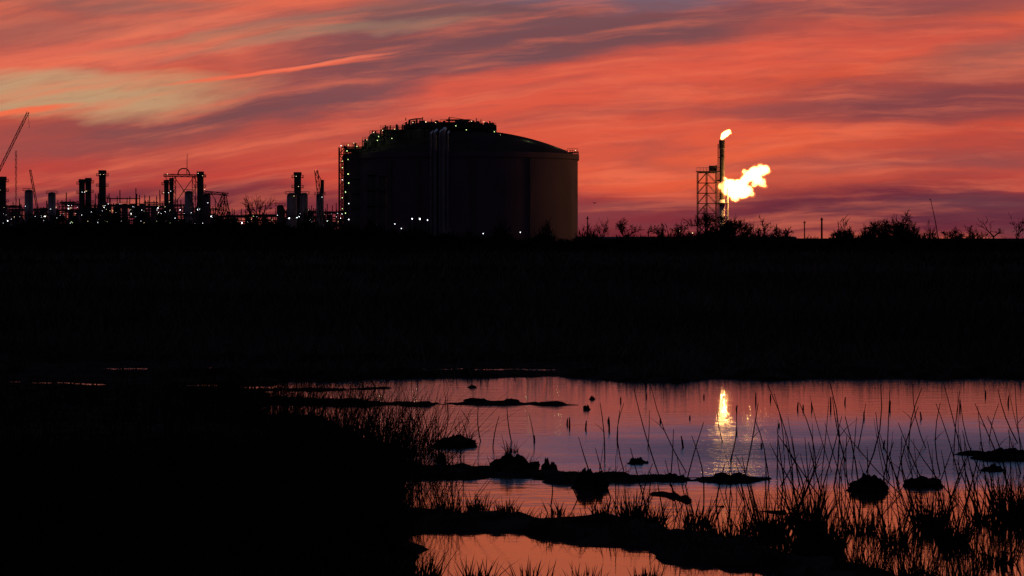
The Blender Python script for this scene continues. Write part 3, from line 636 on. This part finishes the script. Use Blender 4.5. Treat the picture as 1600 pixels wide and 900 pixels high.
RD=[(945,716,938,630),(976,735,968,640),(1032,745,990,605),(1075,738,1018,605),(1048,742,1052,670),(1012,700,1014,640),(1165,735,1185,630),(1197,745,1180,655),(1240,762,1199,600),(1258,765,1216,680),(1302,762,1297,597),(1312,765,1330,680),(1352,738,1376,600),(1392,748,1370,645),(1400,755,1435,635),(1440,745,1402,660),(1470,742,1471,630),(1500,748,1462,630),(1516,765,1474,597),(1556,702,1522,630),(1592,692,1560,608),(1598,720,1588,600),(1572,740,1545,650),(1285,772,1262,690),(1330,780,1322,680),(1378,790,1395,690),(1425,790,1408,680),(1530,790,1500,680),(1220,790,1226,710),(1180,790,1150,712),(1118,790,1132,725),(1060,800,1040,720),(1000,800,1020,725),(905,780,880,735),(860,790,862,740),(1480,800,1520,700),(1550,800,1530,690),(1590,830,1560,720),(690,690,700,630),(735,660,720,640),(752,690,748,630),(800,690,792,635),(835,700,826,645),(1130,690,1120,640),(1340,700,1352,630),(1420,700,1440,606),(1545,690,1560,630),(1225,700,1210,615),(1275,730,1250,630),(1322,720,1300,620),(1448,700,1425,600),(1490,720,1500,610),(1535,740,1500,630),(1385,740,1392,610),(1345,790,1320,650),(965,700,975,630),(1100,775,1080,680),(720,720,735,640),(770,700,780,650),(680,720,660,640),(1010,790,985,700),(1070,760,1100,660),(1140,720,1150,640)]
zones=[(0,900,'left of the middle bar centre'),(900,1110,'between bar centre and flare reflection'),(1110,1280,'beside the flare reflection'),(1280,1420,'around the round right hummock'),(1420,1520,'around the flatter right hummock'),(1520,9999,'near the right edge')]
for (bx,by,tx,ty) in RD:
    x,y=G(bx,by); s=y/F; dx=(tx-bx)*s; hz=(by-ty)*s; bend=random.uniform(-.08,.08)*hz; dy=random.uniform(-.1,.1)
    pts=[(x+dx*t+bend*math.sin(math.pi*t),y+dy*t,hz*t-.04*(1-t)) for t in (0,.25,.5,.75,1)]
    rr=random.uniform(.0068,.0098); m=MB(); m.tube(pts,[rr,rr*.95,rr*.85,rr*.7,rr*.5],5)
    if random.random()<.3:
        q=pts[2]; m.blade(q,(random.choice((-.6,.6)),.1),.2*hz,.012,0,.8)
    ln='upright' if abs(tx-bx)<10 else ('left-leaning' if tx<bx else 'right-leaning'); hh='tall' if by-ty>95 else 'short'
    zn=[z[2] for z in zones if z[0]<=bx<z[1]][0]
    tag(m.build('reed',M['reed'],origin=(x,y,0)),f'{hh} {ln} dry reed in the pond {zn}','reed',f'{hh} {ln} reeds {zn}')
for i in range(130):
    bx=random.uniform(1180,1620) if i<95 else random.uniform(900,1300); by=random.uniform(735,870) if i<95 else random.uniform(770,840); hpx=random.uniform(40,150) if i<95 else random.uniform(30,100); x,y=G(bx,by); s=y/F; hz=hpx*s; ln_=random.gauss(-.08,.24); dx=ln_*hz; rr=random.uniform(.0042,.0078)
    m=MB(); m.tube([(x+dx*t+.05*hz*math.sin(3*t)*ln_,y,hz*t-.03) for t in (0,.35,.7,1)],[rr,rr,rr*.8,rr*.4],4)
    ln='upright' if abs(ln_)<.1 else ('left-leaning' if dx<0 else 'right-leaning'); hh='slender' if hpx>75 else 'small'
    zn=[z[2] for z in zones if z[0]<=bx<z[1]][0]
    tag(m.build('reed',M['reed'],origin=(x,y,0)),f'{hh} {ln} reed among grass clumps {zn}','reed',f'{hh} {ln} reeds {zn}')
ST=[(890,668,16,0),(886,664,10,.1),(952,673,18,0),(950,660,9,.2),(1068,699,18,-.2),(915,671,14,.1),(835,690,10,0),(1181,628,14,0),(1204,625,9,0),(1246,640,12,.1),(1255,641,9,0),(1269,640,12,-.1),(970,628,8,0),(1010,622,7,0),(1100,622,6,0),(1150,640,7,.3),(1298,640,20,0),(1320,630,10,.1),(1350,655,12,0),(1390,640,14,.1),(1440,655,12,-.2),(1500,640,16,0),(1380,700,12,.2),(1190,700,8,0),(1150,680,6,.4),(1540,620,10,0),(1575,632,14,.1),(1032,660,7,0),(1078,655,6,0),(1217,668,7,.1)]
for px,py,h,l in ST:
    x,y=G(px,py); s=y/F; hz=h*s; m=MB(); rr=.016; m.tube([(x,y,-.05),(x+l*hz*.5,y,hz*.5),(x+l*hz,y,hz)],[rr,rr*.9,rr*.5],5)
    zn='far left part' if px<1000 else ('part left of the flare reflection' if px<1130 else ('part right of the flare reflection' if px<1300 else 'right part'))
    tag(m.build('reed_stub',M['reed'],origin=(x,y,0)),f"short dark broken reed stub poking from the pond's {zn}",'reed stub',f'reed stubs in the {zn} of the pond')
d=300; t=tag((lambda m:(m.tube([(X(926,d),d,Z(316.5,d)),(X(929,d),d,Z(317.5,d)),(X(932,d),d,Z(316.3,d))],[.02,.07,.02],5),m.tube([(X(929,d),d-.3,Z(317.5,d)),(X(929,d),d+.3,Z(317.7,d))],[.07,.04],5),m.build('bird',M['bark'],origin=(X(929,d),d,Z(317.5,d))))[-1])(MB()),'tiny dark bird flying right of the tank','bird')

# ------------------------------------------------------------ sky
w=bpy.data.worlds.new('World'); bpy.context.scene.world=w; w.use_nodes=True; nt=w.node_tree; nt.nodes.clear()
out=N(nt,'ShaderNodeOutputWorld'); bg=N(nt,'ShaderNodeBackground'); nt.links.new(bg.outputs[0],out.inputs[0])
tc=N(nt,'ShaderNodeTexCoord'); sp=N(nt,'ShaderNodeSeparateXYZ'); nt.links.new(tc.outputs['Generated'],sp.inputs[0])
az=mth(nt,'ARCTAN2',sp.outputs[0],sp.outputs[1]); u=mth(nt,'MULTIPLY',az,3.778)
rr=mth(nt,'SQRT',mth(nt,'ADD',mth(nt,'MULTIPLY',sp.outputs[0],sp.outputs[0]),mth(nt,'MULTIPLY',sp.outputs[1],sp.outputs[1])))
v=mth(nt,'MULTIPLY',mth(nt,'ARCTAN2',sp.outputs[2],rr),3.778)
cb=N(nt,'ShaderNodeCombineXYZ'); nt.links.new(u,cb.inputs[0]); nt.links.new(v,cb.inputs[1]); P=cb.outputs[0]
vb=mth(nt,'SUBTRACT',v,mth(nt,'SUBTRACT',mth(nt,'MULTIPLY',u,.10),mth(nt,'MULTIPLY',mth(nt,'MULTIPLY',u,u),.07)))
cb2=N(nt,'ShaderNodeCombineXYZ'); nt.links.new(u,cb2.inputs[0]); nt.links.new(vb,cb2.inputs[1]); PB=cb2.outputs[0]
def sn(P,scale,det,rough=.5,off=(0,0,0)):
    mp=N(nt,'ShaderNodeMapping'); mp.inputs['Scale'].default_value=scale; mp.inputs['Location'].default_value=off; nt.links.new(P,mp.inputs[0])
    n=N(nt,'ShaderNodeTexNoise'); n.noise_dimensions='2D'; n.inputs['Scale'].default_value=1; n.inputs['Detail'].default_value=det; n.inputs['Roughness'].default_value=rough
    nt.links.new(mp.outputs[0],n.inputs['Vector']); return n
def vm(op,a,b):
    n=N(nt,'ShaderNodeVectorMath',operation=op)
    for i,q in enumerate((a,b)):
        if isinstance(q,tuple): n.inputs[i].default_value=q
        else: nt.links.new(q,n.inputs[i])
    return n.outputs[0]
wn1=sn(PB,(2.5,10,1),2,.5); warp=vm('MULTIPLY',vm('SUBTRACT',wn1.outputs['Color'],(.5,.5,.5)),(.26,.06,0))
wn2=sn(PB,(10,46,1),3,.6,(4,2,0)); warp2=vm('MULTIPLY',vm('SUBTRACT',wn2.outputs['Color'],(.5,.5,.5)),(.08,.018,0))
wall=vm('ADD',warp,warp2); P2=vm('ADD',P,wall); PB2=vm('ADD',PB,vm('MULTIPLY',wall,(.5,.5,0)))
s2=N(nt,'ShaderNodeSeparateXYZ'); nt.links.new(P2,s2.inputs[0])
ramp=N(nt,'ShaderNodeValToRGB'); cr=ramp.color_ramp
stops=[(0,(112,38,48)),(.03,(142,48,54)),(.07,(192,66,58)),(.13,(218,84,60)),(.2,(216,82,56)),(.28,(212,84,58)),(.36,(218,94,64)),(.46,(244,118,78)),(.60,(236,122,90)),(.78,(134,142,184)),(1.0,(124,158,216)),(1.7,(104,126,176)),(3.0,(40,46,70)),(5.5,(18,21,34))]
cr.elements[0].position=0; cr.elements[0].color=lin(stops[0][1]); cr.elements[1].position=1; cr.elements[1].color=lin(stops[-1][1])
for p,c in stops[1:-1]:
    e=cr.elements.new(p/6); e.color=lin(c)
nt.links.new(mth(nt,'MULTIPLY',s2.outputs[1],1/6.0,clamp=True),ramp.inputs[0]); col=ramp.outputs[0]
def mixc(fac,a,b,bt='MIX'):
    n=N(nt,'ShaderNodeMix',data_type='RGBA',blend_type=bt)
    if isinstance(fac,float): n.inputs[0].default_value=fac
    else: nt.links.new(fac,n.inputs[0])
    for i,q in ((6,a),(7,b)):
        if isinstance(q,tuple): n.inputs[i].default_value=q
        else: nt.links.new(q,n.inputs[i])
    return n.outputs[2]
def blob(col,Pn,px,py,rx,ry,rot,c,s):
    mp=N(nt,'ShaderNodeMapping',vector_type='TEXTURE'); mp.inputs['Location'].default_value=((px-800)/1000,(372-py)/1000,0); mp.inputs['Rotation'].default_value=(0,0,R(rot)); mp.inputs['Scale'].default_value=(rx/1000,ry/1000,1)
    nt.links.new(Pn,mp.inputs[0]); gt=N(nt,'ShaderNodeTexGradient',gradient_type='SPHERICAL'); nt.links.new(mp.outputs[0],gt.inputs[0])
    f=mth(nt,'MULTIPLY',mth(nt,'SMOOTH_MIN',gt.outputs['Fac'],.55,.3),s/.52,clamp=True)
    return mixc(f,col,lin(c))
B=[(250,60,640,90,5,(220,106,84),.9),(130,6,300,20,3,(150,102,92),.7),(560,34,300,36,8,(164,122,102),.8),(330,66,300,18,6,(176,124,98),.6),(150,38,350,20,4,(232,122,92),.7),(250,88,420,22,5,(232,114,86),.7),
(300,205,520,60,7,(118,74,76),.85),(60,245,500,40,0,(176,76,68),.7),(180,272,520,36,2,(188,68,60),.8),(200,325,700,46,0,(108,46,58),.8),
(640,122,420,76,8,(126,78,82),.85),(880,28,520,96,3,(112,78,84),.9),(560,195,420,42,8,(200,82,66),.8),(850,136,440,48,9,(220,90,70),.95),(1150,90,460,48,5,(222,90,68),.95),(1400,62,360,36,-2,(204,84,68),.85),
(1000,215,640,96,4,(220,88,64),.9),(1190,262,420,66,2,(230,94,60),.8),(1500,162,380,56,3,(128,66,70),.9),(1600,96,240,36,2,(140,92,86),.7),(1560,240,380,48,3,(186,72,60),.85),(1440,328,600,54,0,(98,42,58),.95),(1250,150,280,30,4,(172,78,70),.5),(1350,4,520,34,0,(138,76,80),.8),(900,-12,300,30,0,(118,100,114),.8)]
for q in B: col=blob(col,P2,*q)
sk=sn(PB2,(1.8,18,1),4,.52,(2,7,0)); mr=N(nt,'ShaderNodeMapRange'); mr.interpolation_type='SMOOTHSTEP'; nt.links.new(sk.outputs['Fac'],mr.inputs[0]); mr.inputs[1].default_value=.40; mr.inputs[2].default_value=.82; mr.inputs[3].default_value=0; mr.inputs[4].default_value=.62
col=mixc(mr.outputs[0],col,lin((118,74,78)))
for q in [(40,166,420,40,4,(192,152,114),.95),(20,134,260,22,3,(196,156,118),.7),(520,60,260,18,9,(168,130,106),.5)]: col=blob(col,P2,*q)
sk2=sn(PB2,(3.2,42,1),5,.58,(9,1,0)); mr2=N(nt,'ShaderNodeMapRange'); mr2.interpolation_type='SMOOTHSTEP'; nt.links.new(sk2.outputs['Fac'],mr2.inputs[0]); mr2.inputs[1].default_value=.42; mr2.inputs[2].default_value=.80; mr2.inputs[3].default_value=0; mr2.inputs[4].default_value=.52
col=mixc(mr2.outputs[0],col,lin((240,116,84)))
sk3=sn(PB2,(12,95,1),4,.6,(1,5,0)); mr3=N(nt,'ShaderNodeMapRange'); mr3.interpolation_type='SMOOTHSTEP'; nt.links.new(sk3.outputs['Fac'],mr3.inputs[0]); mr3.inputs[1].default_value=.45; mr3.inputs[2].default_value=.75; mr3.inputs[3].default_value=0; mr3.inputs[4].default_value=.18
col=mixc(mr3.outputs[0],col,lin((140,68,66)))
for q in [(430,113,210,4.5,7.5,(240,108,78),.9),(520,98,120,3.5,9,(244,120,90),.8),(50,178,95,6,9,(242,112,76),.95)]: col=blob(col,vm('ADD',P,vm('MULTIPLY',warp2,(.5,.3,0))),*q)
hi=N(nt,'ShaderNodeMapRange'); hi.interpolation_type='SMOOTHSTEP'; nt.links.new(v,hi.inputs[0]); hi.inputs[1].default_value=.38; hi.inputs[2].default_value=.44
col=mixc(hi.outputs[0],col,ramp.outputs[0])
bk=N(nt,'ShaderNodeMapRange'); bk.interpolation_type='SMOOTHSTEP'; nt.links.new(sp.outputs[1],bk.inputs[0]); bk.inputs[1].default_value=.85; bk.inputs[2].default_value=.2
col=mixc(bk.outputs[0],col,lin((62,57,76)))
nt.links.new(col,bg.inputs[0]); bg.inputs[1].default_value=1.0

# ------------------------------------------------------------ camera
cam=bpy.data.cameras.new('camera'); co=bpy.data.objects.new('camera',cam); C.objects.link(co); bpy.context.scene.camera=co
co.location=(0,0,H); co.rotation_euler=(R(90),0,0); cam.sensor_width=36; cam.lens=F*36/1600; cam.shift_y=-78/1600; cam.clip_end=60000; cam.clip_start=.5
sc=bpy.context.scene; sc.view_settings.view_transform='Standard'; sc.view_settings.look='None'; sc.view_settings.exposure=0
for o in bpy.data.objects:
    if 'org' in o: del o['org']
